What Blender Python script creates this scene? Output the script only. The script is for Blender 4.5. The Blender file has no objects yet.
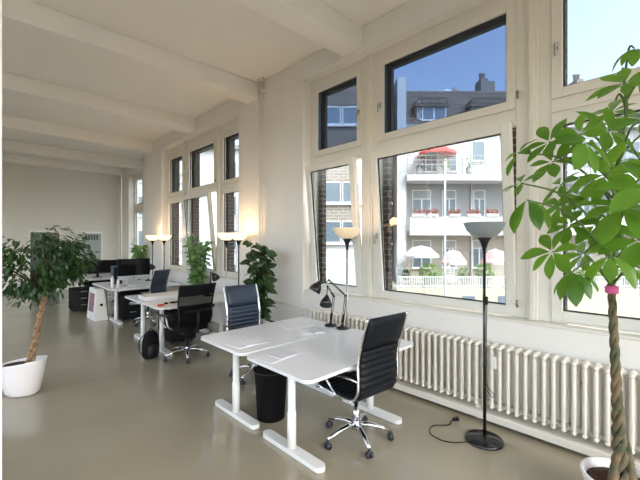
import bpy, math, random
from math import sin, cos, pi, radians, sqrt
from mathutils import Vector, Matrix
random.seed(7)
sc = bpy.context.scene
COL = sc.collection
V = Vector

# ------------------------------------------------------------------ materials
def mat(name, color, rough=0.5, metal=0.0, spec=0.5, noise=0.0, nscale=8.0, bump=0.0, bscale=60.0,
        color2=None, coat=0.0, sheen=0.0):
    m = bpy.data.materials.new(name); m.use_nodes = True
    nt = m.node_tree; b = nt.nodes['Principled BSDF']
    b.inputs['Base Color'].default_value = (*color, 1)
    b.inputs['Roughness'].default_value = rough
    b.inputs['Metallic'].default_value = metal
    b.inputs['Specular IOR Level'].default_value = spec
    b.inputs['Coat Weight'].default_value = coat
    tc = nt.nodes.new('ShaderNodeTexCoord')
    if noise or color2:
        n = nt.nodes.new('ShaderNodeTexNoise'); n.inputs['Scale'].default_value = nscale
        n.inputs['Detail'].default_value = 5
        nt.links.new(tc.outputs['Object'], n.inputs['Vector'])
        r = nt.nodes.new('ShaderNodeMix'); r.data_type = 'RGBA'
        c2 = color2 or tuple(c * (1 - noise) for c in color)
        r.inputs[6].default_value = (*color, 1); r.inputs[7].default_value = (*c2, 1)
        mr = nt.nodes.new('ShaderNodeMapRange'); mr.inputs[1].default_value = .35; mr.inputs[2].default_value = .65
        nt.links.new(n.outputs['Fac'], mr.inputs[0]); nt.links.new(mr.outputs[0], r.inputs[0])
        nt.links.new(r.outputs[2], b.inputs['Base Color'])
    if bump:
        n2 = nt.nodes.new('ShaderNodeTexNoise'); n2.inputs['Scale'].default_value = bscale
        nt.links.new(tc.outputs['Object'], n2.inputs['Vector'])
        bp = nt.nodes.new('ShaderNodeBump'); bp.inputs['Strength'].default_value = bump
        bp.inputs['Distance'].default_value = .01
        nt.links.new(n2.outputs['Fac'], bp.inputs['Height']); nt.links.new(bp.outputs[0], b.inputs['Normal'])
    return m

def brick_mat(name, c1, c2, mortar, scale=1.0, bw=.24, rh=.075, gap=.01, axes='XZ'):
    m = bpy.data.materials.new(name); m.use_nodes = True
    nt = m.node_tree; b = nt.nodes['Principled BSDF']; b.inputs['Roughness'].default_value = .85
    tc = nt.nodes.new('ShaderNodeTexCoord'); sp = nt.nodes.new('ShaderNodeSeparateXYZ')
    cb = nt.nodes.new('ShaderNodeCombineXYZ'); ad = nt.nodes.new('ShaderNodeMath')
    nt.links.new(tc.outputs['Object'], sp.inputs[0])
    ad.operation = 'ADD'
    nt.links.new(sp.outputs[0], ad.inputs[0]); nt.links.new(sp.outputs[1], ad.inputs[1])
    nt.links.new(ad.outputs[0], cb.inputs[0]); nt.links.new(sp.outputs[2], cb.inputs[1])
    t = nt.nodes.new('ShaderNodeTexBrick'); nt.links.new(cb.outputs[0], t.inputs['Vector'])
    t.inputs['Color1'].default_value = (*c1, 1); t.inputs['Color2'].default_value = (*c2, 1)
    t.inputs['Mortar'].default_value = (*mortar, 1); t.inputs['Scale'].default_value = scale
    t.inputs['Brick Width'].default_value = bw; t.inputs['Row Height'].default_value = rh
    t.inputs['Mortar Size'].default_value = gap
    nt.links.new(t.outputs['Color'], b.inputs['Base Color'])
    return m

def glass_mat(name, tint, refl=.06):
    m = bpy.data.materials.new(name); m.use_nodes = True
    nt = m.node_tree; nt.nodes.clear()
    o = nt.nodes.new('ShaderNodeOutputMaterial'); mx = nt.nodes.new('ShaderNodeMixShader')
    t = nt.nodes.new('ShaderNodeBsdfTransparent'); g = nt.nodes.new('ShaderNodeBsdfGlossy')
    t.inputs[0].default_value = (*tint, 1); g.inputs['Roughness'].default_value = .02
    mx.inputs[0].default_value = refl
    nt.links.new(t.outputs[0], mx.inputs[1]); nt.links.new(g.outputs[0], mx.inputs[2])
    nt.links.new(mx.outputs[0], o.inputs[0])
    return m

def leaf_mat(name, c1, c2, trans, rough=.35, tw=.4, scale=3.0):
    m = bpy.data.materials.new(name); m.use_nodes = True
    nt = m.node_tree; b = nt.nodes['Principled BSDF']; o = nt.nodes['Material Output']
    b.inputs['Roughness'].default_value = rough
    tc = nt.nodes.new('ShaderNodeTexCoord')
    n = nt.nodes.new('ShaderNodeTexNoise'); n.inputs['Scale'].default_value = scale
    nt.links.new(tc.outputs['Object'], n.inputs['Vector'])
    mr = nt.nodes.new('ShaderNodeMapRange'); mr.inputs[1].default_value = .38; mr.inputs[2].default_value = .62
    r = nt.nodes.new('ShaderNodeMix'); r.data_type = 'RGBA'
    r.inputs[6].default_value = (*c1, 1); r.inputs[7].default_value = (*c2, 1)
    nt.links.new(n.outputs['Fac'], mr.inputs[0]); nt.links.new(mr.outputs[0], r.inputs[0])
    nt.links.new(r.outputs[2], b.inputs['Base Color'])
    t = nt.nodes.new('ShaderNodeBsdfTranslucent'); t.inputs[0].default_value = (*trans, 1)
    mx = nt.nodes.new('ShaderNodeMixShader'); mx.inputs[0].default_value = tw
    nt.links.new(b.outputs[0], mx.inputs[1]); nt.links.new(t.outputs[0], mx.inputs[2])
    nt.links.new(mx.outputs[0], o.inputs[0])
    return m

def emit_mat(name, base, e, strength):
    m = mat(name, base, .4)
    b = m.node_tree.nodes['Principled BSDF']
    b.inputs['Emission Color'].default_value = (*e, 1); b.inputs['Emission Strength'].default_value = strength
    return m

def mesh_fabric(name, color, alpha):
    m = bpy.data.materials.new(name); m.use_nodes = True
    nt = m.node_tree; b = nt.nodes['Principled BSDF']; o = nt.nodes['Material Output']
    b.inputs['Base Color'].default_value = (*color, 1); b.inputs['Roughness'].default_value = .9; b.inputs['Specular IOR Level'].default_value = .1
    t = nt.nodes.new('ShaderNodeBsdfTransparent')
    mx = nt.nodes.new('ShaderNodeMixShader'); mx.inputs[0].default_value = alpha
    nt.links.new(t.outputs[0], mx.inputs[1]); nt.links.new(b.outputs[0], mx.inputs[2])
    nt.links.new(mx.outputs[0], o.inputs[0])
    return m

M = dict(
    wall=mat('wall_paint', (.82, .80, .765), .75, bump=.05, bscale=25, noise=.03, nscale=1.2),
    ceil=mat('ceiling_paint', (.87, .85, .81), .8, noise=.03, nscale=.8),
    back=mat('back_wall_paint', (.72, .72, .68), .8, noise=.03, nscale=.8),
    floor=mat('epoxy_floor', (.365, .325, .235), .22, noise=.12, nscale=1.1, spec=.5, coat=.3),
    frame=mat('window_frame_paint', (.76, .735, .67), .4),
    sash=mat('sash_paint', (.76, .75, .70), .35),
    gasket=mat('black_gasket', (.02, .018, .016), .6),
    chrome=mat('chrome', (.78, .78, .80), .12, metal=1),
    steel=mat('brushed_steel', (.45, .44, .42), .35, metal=1),
    brass=mat('old_brass', (.35, .25, .12), .4, metal=1),
    radiator=mat('radiator_enamel', (.76, .72, .64), .3),
    desk=mat('desk_laminate', (.80, .81, .83), .28),
    deskedge=mat('desk_edge', (.62, .56, .46), .4),
    white=mat('white_powder_coat', (.83, .83, .80), .35),
    leather=mat('black_leather', (.006, .008, .012), .42, spec=.22, bump=.12, bscale=90),
    leather2=mat('blue_black_leather', (.022, .034, .062), .40, bump=.1, bscale=90),
    black=mat('black_plastic', (.008, .008, .009), .45, spec=.3),
    matte=mat('matte_black', (.007, .007, .008), .8, spec=.15),
    lampblack=mat('black_lacquer', (.01, .011, .012), .18, spec=.6),
    rubber=mat('caster_rubber', (.02, .022, .03), .4),
    paper=mat('paper', (.82, .82, .86), .6),
    print=mat('printed_page', (.76, .77, .82), .5, color2=(.62, .64, .69), nscale=30),
    pot=mat('white_pot_glaze', (.82, .79, .78), .3),
    soil=mat('red_brown_soil', (.10, .035, .02), .95, color2=(.03, .012, .008), nscale=60, bump=.6, bscale=80),
    bark=mat('pale_bark', (.36, .24, .13), .8, color2=(.15, .09, .045), nscale=30, bump=.5, bscale=60),
    bark2=mat('braided_green_bark', (.20, .13, .07), .8, color2=(.045, .07, .035), nscale=11, bump=.5, bscale=70),
    stem=mat('green_stem', (.09, .15, .04), .6),
    darkstem=mat('dark_stem', (.05, .035, .02), .6),
    tape=mat('pink_tape', (.75, .12, .35), .5),
    leaf_big=leaf_mat('money_tree_leaf', (.018, .085, .012), (.11, .25, .03), (.28, .54, .05), .28, .45, 2.2),
    leaf_fig=leaf_mat('weeping_fig_leaf', (.008, .030, .010), (.045, .105, .03), (.08, .2, .03), .3, .15, 9),
    leaf_rub=leaf_mat('rubber_plant_leaf', (.018, .045, .015), (.05, .10, .03), (.08, .16, .03), .28, .15, 6),
    leaf_lite=leaf_mat('light_fig_leaf', (.09, .22, .06), (.22, .38, .13), (.32, .55, .18), .35, .4, 7),
    shade=mat('frosted_grey_shade', (.27, .31, .34), .35),
    shade_on=emit_mat('lit_frosted_shade', (.9, .8, .6), (1, .72, .40), .8),
    shade_dim=emit_mat('amber_frosted_shade', (.82, .70, .52), (1, .66, .36), .14),
    screen=mat('dark_screen', (.006, .006, .007), .12),
    alu=mat('aluminium', (.72, .73, .75), .3, metal=.6),
    red=mat('red_plastic', (.7, .05, .02), .4),
    blue=mat('blue_plastic', (.012, .04, .09), .5),
    pinkprint=mat('carton_print', (.45, .18, .22), .4, color2=(.05, .06, .12), nscale=9),
    glass=glass_mat('dimming_window_glass', (.62, .65, .65), .05),  # grey tint added to the panes to dim the bright outdoors
    glass_tint=glass_mat('solar_screen_glass', (.32, .385, .47), .06),
    doorglass=mat('grey_door_glass', (.11, .14, .13), .12),
    doorglass2=mat('pale_door_glass', (.40, .45, .44), .15),
    bricks=brick_mat('dark_red_brick', (.10, .055, .04), (.06, .035, .03), (.22, .2, .18)),
    screenbox=mat('brown_blind_box', (.05, .04, .032), .6),
    f_white=mat('white_render', (.62, .63, .64), .9),
    f_grey=mat('grey_render', (.38, .38, .39), .9, noise=.05),
    f_beige=mat('beige_render', (.42, .39, .35), .9),
    f_cream=mat('cream_wall', (.62, .57, .44), .9),
    shingle=brick_mat('shingle', (.26, .22, .19), (.19, .165, .145), (.10, .09, .08), bw=.35, rh=.16, gap=.02),
    tiles=brick_mat('roof_tile', (.22, .17, .14), (.16, .125, .10), (.05, .04, .035), bw=.5, rh=.3, gap=.04),
    lbrick=brick_mat('light_brick', (.33, .27, .23), (.27, .22, .19), (.42, .4, .37), bw=.5, rh=.16, gap=.03),
    fglass=mat('facade_glass', (.16, .21, .26), .1),
    curtain=mat('curtain_grey', (.34, .35, .35), .8),
    fframe=mat('facade_frame', (.75, .76, .76), .5),
    ptop_r=mat('red_parasol', (.75, .08, .07), .7),
    ptop_w=mat('white_parasol', (.9, .9, .88), .7),
    ptop_p=mat('pink_parasol', (.80, .42, .42), .7, color2=(.85, .72, .70), nscale=6),
    flower=leaf_mat('red_flowers', (.75, .06, .10), (.65, .12, .18), (.5, .1, .1), .6, .2, 9),
    bush=leaf_mat('terrace_bush', (.10, .24, .05), (.30, .45, .12), (.3, .5, .1), .6, .3, 5),
    ground=mat('courtyard_gravel', (.35, .33, .29), .95, noise=.1),
    concrete=mat('concrete', (.45, .44, .42), .9),
    chimneym=mat('chimney_stone', (.25, .23, .22), .9),
    meshfab=mesh_fabric('black_mesh', (.004, .004, .005), .992),
    meshthin=mesh_fabric('black_open_mesh', (.004, .004, .005), .86),
)

# ------------------------------------------------------------------ mesh builder
class MB:
    def __init__(s): s.v = []; s.f = []; s.sm = []
    def add(s, vs, fs, smooth=False, T=None):
        o = len(s.v)
        s.v += [tuple(T @ V(p)) if T else tuple(p) for p in vs]
        s.f += [tuple(i + o for i in f) for f in fs]; s.sm += [smooth] * len(fs)
    def box(s, a, b, T=None):
        x0, y0, z0 = a; x1, y1, z1 = b
        s.add([(x0,y0,z0),(x1,y0,z0),(x1,y1,z0),(x0,y1,z0),(x0,y0,z1),(x1,y0,z1),(x1,y1,z1),(x0,y1,z1)],
              [(0,3,2,1),(4,5,6,7),(0,1,5,4),(1,2,6,5),(2,3,7,6),(3,0,4,7)], False, T)
        return s
    def prism(s, pts, z0, z1, T=None, smooth=False):
        n = len(pts)
        s.add([(x,y,z0) for x,y in pts] + [(x,y,z1) for x,y in pts],
              [tuple(range(n))[::-1], tuple(range(n, 2*n))], False, T)
        s.add([(x,y,z0) for x,y in pts] + [(x,y,z1) for x,y in pts],
              [(i,(i+1)%n,n+(i+1)%n,n+i) for i in range(n)], smooth, T)
        return s
    def lathe(s, prof, seg=24, T=None, cx=0, cy=0, sx=1, sy=1, smooth=True):
        vs = []; fs = []; n = len(prof)
        for i in range(seg):
            a = 2*pi*i/seg
            for r, z in prof: vs.append((cx + r*cos(a)*sx, cy + r*sin(a)*sy, z))
        for i in range(seg):
            j = (i+1) % seg
            for k in range(n-1): fs.append((i*n+k, j*n+k, j*n+k+1, i*n+k+1))
        if prof[0][0] > 1e-5: fs.append(tuple(i*n for i in range(seg))[::-1])
        if prof[-1][0] > 1e-5: fs.append(tuple(i*n+n-1 for i in range(seg)))
        s.add(vs, fs, smooth, T); return s
    def tube(s, pts, r, seg=8, flat=None, caps=True):
        pts = [V(p) for p in pts]; n = len(pts)
        rs = r if isinstance(r, (list, tuple)) else [r]*n
        t0 = (pts[1]-pts[0]).normalized()
        up = V((0,0,1)) if abs(t0.z) < .9 else V((1,0,0))
        if flat is not None: up = V(flat)
        vs = []
        for i, p in enumerate(pts):
            t = (pts[min(i+1,n-1)] - pts[max(i-1,0)]).normalized()
            a = t.cross(up)
            if a.length < 1e-4: a = t.cross(V((0,1,0)))
            a.normalize(); b = a.cross(t).normalized(); 
            if flat is None: up = b
            for k in range(seg):
                an = 2*pi*k/seg
                ra, rb = (rs[i] if not isinstance(rs[i], tuple) else rs[i][0]), (rs[i] if not isinstance(rs[i], tuple) else rs[i][1])
                vs.append(p + a*cos(an)*ra + b*sin(an)*rb)
        fs = [(i*seg+k, i*seg+(k+1)%seg, (i+1)*seg+(k+1)%seg, (i+1)*seg+k) for i in range(n-1) for k in range(seg)]
        if caps: fs += [tuple(range(seg))[::-1], tuple((n-1)*seg+k for k in range(seg))]
        s.add(vs, fs, True); return s
    def sphere(s, c, r, seg=14, rings=8, sc3=(1,1,1)):
        prof = [(max(1e-6, r*sin(pi*i/rings)), -r*cos(pi*i/rings)) for i in range(rings+1)]
        T = Matrix.Translation(V(c)) @ Matrix.Diagonal((*sc3, 1))
        s.lathe([(a if 0 < i < rings else 0, b) for i, (a, b) in enumerate(prof)], seg, T); return s
    def leaf(s, base, d, up, L, W, droop=.3, fold=.15, shape=.55, n=4):
        base, d, up = V(base), V(d).normalized(), V(up)
        side = d.cross(up)
        if side.length < 1e-3: side = d.cross(V((1,0,.3)))
        side.normalize(); nrm = side.cross(d).normalized()
        vs = []; fs = []; p = base.copy(); cur = d.copy()
        for i in range(n+1):
            t = i/n
            w = W*.5*(sin(pi*t**shape if shape != 1 else pi*t)**.8 if 0 < t < 1 else .02)
            vs += [p - side*w + nrm*w*fold*2, p.copy(), p + side*w + nrm*w*fold*2]
            cur = (cur + V((0,0,-droop))/n).normalized(); p = p + cur*L/n
        for i in range(n):
            a = i*3; fs += [(a,a+1,a+4,a+3), (a+1,a+2,a+5,a+4)]
        s.add(vs, fs, True); return s
    def build(s, name, m, parent=None, bevel=0, seg=2, loc=None, sub=0, solid=0):
        used = sorted({i for f in s.f for i in f}); rm = {o_: n_ for n_, o_ in enumerate(used)}
        me = bpy.data.meshes.new(name); me.from_pydata([s.v[i] for i in used], [], [tuple(rm[i] for i in f) for f in s.f])
        me.polygons.foreach_set('use_smooth', s.sm); me.update()
        me.materials.append(m)
        o = bpy.data.objects.new(name, me); COL.objects.link(o)
        if parent: o.parent = parent
        if loc: o.location = loc
        if bevel:
            b = o.modifiers.new('b', 'BEVEL'); b.width = bevel; b.segments = seg; b.limit_method = 'ANGLE'; b.angle_limit = radians(40)
        if solid:
            b = o.modifiers.new('s', 'SOLIDIFY'); b.thickness = solid; b.offset = 0
        if sub:
            b = o.modifiers.new('u', 'SUBSURF'); b.levels = sub; b.render_levels = sub
        return o

def thing(name, label, cat, loc=(0,0,0), rz=0, group=None):
    o = bpy.data.objects.new(name, None); COL.objects.link(o); o.empty_display_size = .1
    o.location = loc; o.rotation_euler = (0,0,rz); o['label'] = label; o['category'] = cat
    if group: o['group'] = group
    return o
def tag(o, label, cat, group=None):
    o['label'] = label; o['category'] = cat
    if group: o['group'] = group
    return o
def struct(o): o['kind'] = 'structure'; return o
def copy_tree(o, parent=None):
    c = o.copy(); COL.objects.link(c)
    if parent: c.parent = parent
    for ch in list(o.children): copy_tree(ch, c)
    return c
def dup(o, loc, rz, label, group=None):
    c = copy_tree(o); c.location = loc; c.rotation_euler = (0,0,rz); c['label'] = label
    if group: c['group'] = group
    return c
def TR(x, y, z, rz=0): return Matrix.Translation((x,y,z)) @ Matrix.Rotation(rz, 4, 'Z')
def rrect(x0, y0, x1, y1, r, n=5):
    p = []
    for cx, cy, a0 in ((x1-r,y1-r,0),(x0+r,y1-r,90),(x0+r,y0+r,180),(x1-r,y0+r,270)):
        for i in range(n+1):
            a = radians(a0 + 90*i/n); p.append((cx + r*cos(a), cy + r*sin(a)))
    return p
def bez(p0, p1, p2, p3, n=10):
    p0,p1,p2,p3 = map(V, (p0,p1,p2,p3)); out = []
    for i in range(n+1):
        t = i/n; out.append(p0*(1-t)**3 + p1*3*t*(1-t)**2 + p2*3*t*t*(1-t) + p3*t**3)
    return out

# ------------------------------------------------------------------ camera
F, EYE, YAW = 362.0, 1.68, radians(44)
cam = bpy.data.cameras.new('camera'); co = bpy.data.objects.new('camera', cam); COL.objects.link(co)
co.location = (0, 0, EYE); co.rotation_euler = (radians(90), 0, -YAW)
cam.sensor_width = 36; cam.lens = 36*F/640; cam.clip_start = .05; cam.shift_y = 1.0/640
sc.camera = co

# ------------------------------------------------------------------ room shell
YB, XW, ZC = 15.2, 3.6, 4.42
b1 = (-.12, 4.10); b2 = (5.92, 9.7)
struct(MB().box((-4.2,-4.2,-.2), (4.6,15.4,0)).build('floor', M['floor']))
struct(MB().box((-4.2,-4.2,ZC), (4.6,15.4,ZC+.25)).build('ceiling', M['ceil']))
w = MB()
XO = 3.86
for y0, y1 in ((-4.2,b1[0]), (b1[1],b2[0]), (b2[1],11.1)): w.box((XW,y0,0), (XO,y1,ZC))
for y0, y1 in (b1, b2):
    w.box((XW+.02,y0,0), (XO,y1,.93)); w.box((XW,y0,4.1), (XO,y1,ZC))
w.box((4.15,11.1,0), (4.5,12.2,ZC)); w.box((4.15,14.35,0), (4.5,15.2,ZC)); w.box((XO,11.0,0),(4.5,11.1,ZC))
w.box((4.15,12.2,0), (4.5,14.35,.93)); w.box((4.15,12.2,4.1), (4.5,14.35,ZC))
struct(w.build('wall_right', M['wall'], bevel=.012))
# outer brick skin with its own openings
w = MB()
for bi, (y0, y1) in enumerate((b1, b2)):
    w.box((XO,y0,-6), (XO+(.08,.16)[bi],y1,.9)); w.box((XO,y0,4.0), (XO+.16,y1,5.2))
LA = [(3.94,3.17),(2.73,1.275),(.81,.04)]
LB = [(9.56,8.76),(8.38,7.16),(6.76,6.12)]
for (hi, lo), L, th in ((b1[::-1], LA, .075), (b2[::-1], LB, .15)):
    ed = [hi] + [e for p in L for e in p] + [lo]
    for i in range(0, 8, 2):
        a, b = ed[i+1], ed[i]
        w.box((XO, a, .9), (XO+th, b, 4.0))
w.box((XO,b1[1],-6),(XO+.16,b2[0],5.2)); w.box((XO,b2[1],-6),(XO+.16,11.0,5.2)); w.box((XO,-4.2,-6),(XO+.16,b1[0],5.2))
struct(w.build('wall_outside', M['bricks']))
w = MB()
# back wall with two door openings
dz = 2.02
segs = [(-4.2,1.37),(2.26,2.86),(3.52,4.15)]
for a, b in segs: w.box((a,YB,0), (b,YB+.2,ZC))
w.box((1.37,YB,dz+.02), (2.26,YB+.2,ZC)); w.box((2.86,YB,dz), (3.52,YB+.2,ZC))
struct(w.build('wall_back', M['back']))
# unseen left and rear walls, large openings added to let daylight into the loft
w = MB()
w.box((-4.2,-4.2,0), (-4.0,15.4,.5)); w.box((-4.2,-4.2,3.9), (-4.0,15.4,ZC))
for y0, y1 in ((-4.2,-3.4),(1.2,2.0),(6.4,7.6),(12.4,15.4)): w.box((-4.2,y0,.5), (-4.0,y1,3.9))
struct(w.build('wall_left', M['wall']))
w = MB()
w.box((-4.0,-4.2,0), (3.6,-4.0,.5)); w.box((-4.0,-4.2,3.9), (3.6,-4.0,ZC))
for x0, x1 in ((-4.0,-3.4),(-.3,.3),(3.2,3.6)): w.box((x0,-4.2,.5), (x1,-4.0,3.9))
struct(w.build('wall_rear', M['wall']))
struct(MB().box((-.25,2.42,0), (.115,2.52,ZC)).build('wall_partition', M['white'], bevel=.004))
for i, y in enumerate((.45, 2.95, 5.26, 7.74, 10.4, 12.9, 14.85)):
    x1 = XW if y < 11 else 4.15
    struct(MB().box((-4.0,y,4.15), (x1,y+.34,ZC)).build('trim_%d' % (i+1), M['ceil'], bevel=.01))
struct(MB().box((-4.0,YB-.02,0), (1.32,YB,.09)).build('baseboard_back', M['matte'], bevel=.004))
bb = MB(); bb.box((XW-.015,b1[1],0), (XW,b2[0],.09)); bb.box((XW-.015,b2[1],0), (XW,11.1,.09))
struct(bb.build('baseboard_right', M['wall'], bevel=.004))
def pipe(x, y, n, r=.018):
    p = MB(); p.tube([(x,y,0),(x,y,ZC)], r, 12)
    for z in (.9, 2.6, 4.2): p.box((x,y-.012,z), (x+.07 if x < 4 else x+.1,y+.012,z+.02))
    p.lathe([(.035,ZC-.04),(.035,ZC-.001)], 14, cx=x, cy=y)
    struct(p.build('trim_%d' % n, M['wall']))
pipe(3.53, 5.13, 8); pipe(3.53, 5.06, 9, .011); pipe(4.04, 15.1, 10, .03)

# back wall doors
def door(n, x0, x1, z1, g, frame):
    r = bpy.data.objects.new('door_%d' % n, None); COL.objects.link(r); r.location = (x0, YB, 0); struct(r)
    W_ = x1-x0
    f = MB(); f.box((0,0,0), (.05,.12,z1)); f.box((W_-.05,0,0), (W_,.12,z1)); f.box((.05,0,z1-.05), (W_-.05,.12,z1))
    f.box((.05,.02,0),(W_-.05,.08,.08))
    f.build('door_frame', frame, r, bevel=.004)
    MB().box((.05,.04,.08), (W_-.05,.055,z1-.05)).build('glass_panel', g, r)
    h = MB(); h.tube([(W_-.12,.0,1.02),(W_-.12,.04,1.02)], .01); h.tube([(W_-.12,.0,1.02),(W_-.24,.0,1.02)], .01)
    h.build('door_handle', M['steel'], r)
    return r
door(1, 1.37, 2.26, 2.02, M['doorglass'], M['white'])
d2 = door(2, 2.86, 3.52, 2.0, M['doorglass2'], M['white'])
s_ = MB()
for i in range(5): s_.box((.12+i*.085,.025,1.72), (.17+i*.085,.035,1.9))
s_.build('grey_decal', M['doorglass'], d2)
# dim corridor behind the doors
struct(MB().box((1.2,YB+1.2,0), (4.2,YB+1.3,2.6)).build('wall_corridor', M['back']))

# ------------------------------------------------------------------ windows
ZB, Z1, Z2, ZT = 1.06, 2.71, 3.035, 3.91
FB, FT = .95, 4.10
def window(n, y0, y1, lights, X, tilts, tints, dz=0):
    """lights: (hi, lo) glass spans from far to near; local frame origin at (X, y0)"""
    r = bpy.data.objects.new('window_%d' % n, None); COL.objects.link(r); r.location = (X, y0, 0); struct(r)
    S = .085; Z1, Z2, ZT = 2.71+dz*.5, 3.035+dz, 3.91+dz
    f = MB(); xa, xb = -.06, .04
    H = y1-y0
    ed = sorted([(lo-y0, hi-y0) for hi, lo in lights])
    # perimeter and posts
    posts = [(0, ed[0][0]-S)] + [(ed[i][1]+S, ed[i+1][0]-S) for i in range(len(ed)-1)] + [(ed[-1][1]+S, H)]
    for k, (a, b) in enumerate(posts):
        f.box((xa,a,FB), (xb,b,FT))
        if 0 < k < len(posts)-1:
            m_ = (a+b)/2; f.box((xa-.03,m_-.045,FB), (xa,m_+.045,FT)); f.box((xa-.045,m_-.02,FB), (xa-.03,m_+.02,FT))
    for a, b in ed:
        f.box((xa,a-S,FB), (xb,b+S,ZB-S)); f.box((xa,a-S,Z1+S), (xb,b+S,Z2-S)); f.box((xa-.02,a-S,Z1+S+.03), (xa,b+S,Z2-S-.03))
        f.box((xa,a-S,ZT+S), (xb,b+S,FT))
    f.build('window_frame', M['frame'], r, bevel=.006)
    MB().box((-.2,0,.93), (-.06,H,.95)).build('window_sill', M['frame'], r, bevel=.004)
    i = 0
    for a, b in ed:
        for lvl in (0, 1):
            z0, z1 = (ZB, Z1) if lvl == 0 else (Z2, ZT)
            t = tilts.get((i, lvl), 0)
            g = M['glass_tint'] if (i, lvl) in tints else M['glass']
            sm = MB(); xs0, xs1 = -.075, -.005
            w_, h_ = b-a, z1-z0
            sm.box((xs0,-S,-S), (xs1,0,h_+S)); sm.box((xs0,w_,-S), (xs1,w_+S,h_+S))
            sm.box((xs0,0,-S), (xs1,w_,0)); sm.box((xs0,0,h_), (xs1,w_,h_+S))
            so = sm.build('sash', M['sash'] if lvl == 0 else M['frame'], r, bevel=.005, loc=(0,a,z0-.0))
            q = .012
            gk = MB(); gx0, gx1 = -.045, -.03
            gk.box((gx0,0,0), (gx1,q,h_)); gk.box((gx0,w_-q,0), (gx1,w_,h_)); gk.box((gx0,q,0), (gx1,w_-q,q)); gk.box((gx0,q,h_-q), (gx1,w_-q,h_))
            gk.build('gasket', M['gasket'], so)
            MB().box((-.04,q,q), (-.034,w_-q,h_-q)).build('glass_pane', g, so)
            hd = MB()
            hy = w_+S*.5 if i != 0 else w_+S*.5
            if i == 2: hy = -S*.5
            if i == 1: hy = w_+S*.5
            hz = h_*.42
            hd.box((xs0-.012,hy-.014,hz-.03), (xs0,hy+.014,hz+.04)); hd.box((xs0-.05,hy-.008,hz), (xs0-.012,hy+.008,hz+.015))
            hd.box((xs0-.06,hy-.009,hz-.10), (xs0-.045,hy+.009,hz+.015))
            hd.build('window_handle', M['steel'], so, bevel=.003)
            if i == 1:
                hg = MB(); hg.tube([(xs0-.008,-S-.02,.0),(xs0-.008,-S-.02,.07)], .009); 
                hg.build('hinge', M['brass'], so)
            if t:
                piv = S
                so.rotation_euler = (0, -t, 0)
                so.location = (-sin(t)*piv, a, z0-.0)
                st = MB(); st.tube([(-.02,-.03,h_*.85),(.02+.10,-.03,h_*.80)], .006, 6); st.build('stay_arm', M['steel'], so)
        i += 1
    return r
T_ = radians(4.9)
# ed sorted near->far : 0 near narrow, 1 wide, 2 far narrow
window(1, b1[0], b1[1], LA, 3.82, {(1,0): T_, (2,0): T_*1.1}, {(1,1), (2,1)})
window(2, b2[0], b2[1], LB, 3.82, {(1,0): T_*1.1}, set(), -.11)
window(3, 12.2, 14.35, [(14.24, 13.5), (12.98, 12.35)], 4.42, {}, set())
# dark exterior screen boxes around the upper lights
def screen(n, hi, lo, X, y0=0):
    m = MB(); d0, d1 = X+.055, X+.2
    q = 0 if hi < 5 else -.09; d1 = X+(.115 if hi < 5 else .19)
    m.box((d0,hi-.03,Z2-.05), (d1,hi+.02,ZT+.02+q)); m.box((d0,lo,ZT-.02+q), (d1,hi,ZT+.05+q))
    return m
for k, (hi, lo) in enumerate(LA[:2] + LB):
    o = screen(0, hi, lo, 3.82).build('trim_%d' % (11+k), M['screenbox']); struct(o)

# ------------------------------------------------------------------ radiator
def radiator():
    RX, y0, ns, pit = 3.42, .0, 54, .070
    r = thing('radiator', 'long white column radiator under the windows behind the desks', 'radiator', (RX, y0, 0))
    s = MB(); z0, z1 = .13, .735
    for x in (.022, .145):
        s.tube([(x,0,z0+.03),(x,0,z0+.06),(x,0,z1-.07),(x,0,z1-.03)], [(.012,.010),(.0185,.022),(.0185,.022),(.012,.010)], 8, flat=(1,0,0))
        pass
    for z in (z0+.03, z1-.035):
        s.tube([(-.004,0,z),(.01,0,z),(.085,0,z+(.012 if z > .5 else -.008)),(.16,0,z),(.172,0,z)], [.010,.018,.020,.018,.010], 10)
        s.tube([(.085,-pit/2,z),(.085,pit/2,z)], .02, 8)
    first = None
    for i in range(ns):
        if first is None: o = first = s.build('section', M['radiator'], r)
        else: o = first.copy(); COL.objects.link(o); o.parent = r
        o.location = (0, pit*(i+.5), 0)
    L = ns*pit
    v = MB(); zt = .70
    v.tube([(.085,L,zt),(.085,L+.09,zt)], .02, 10); v.tube([(.085,L+.05,zt),(.02,L+.05,zt)], .022, 12)
    v.build('valve', M['radiator'], r)
    p = MB(); p.tube([(.085,L+.09,zt),(.10,L+.3,zt),(.11,L+.4,zt),(.14,L+.46,zt-.01),(.14,5.10-y0,zt-.01)], .012, 8)
    p.build('supply_pipe', M['wall'], r)
    m = MB(); m.box((-.03,1.265-.021,.53), (-.002,1.265+.021,.64)); m.box((-.033,1.265-.014,.59), (-.03,1.265+.014,.63)); m.build('heat_meter', M['white'], r, bevel=.004)
    for i in (3, 20, 36, 51):
        y = pit*(i+.5); MB().box((.05,y-.02,0), (.12,y+.02,.14)).build('foot', M['radiator'], r)
    m2 = MB(); y = .64; m2.tube([(.17,y,.52),(.197,y,.52)], .012, 8); m2.build('bracket', M['steel'], r)
    return r
radiator()
struct(MB().box((3.40,0.0,.035), (3.6,3.98,.10)).build('trim_20', M['radiator'], bevel=.006))

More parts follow.
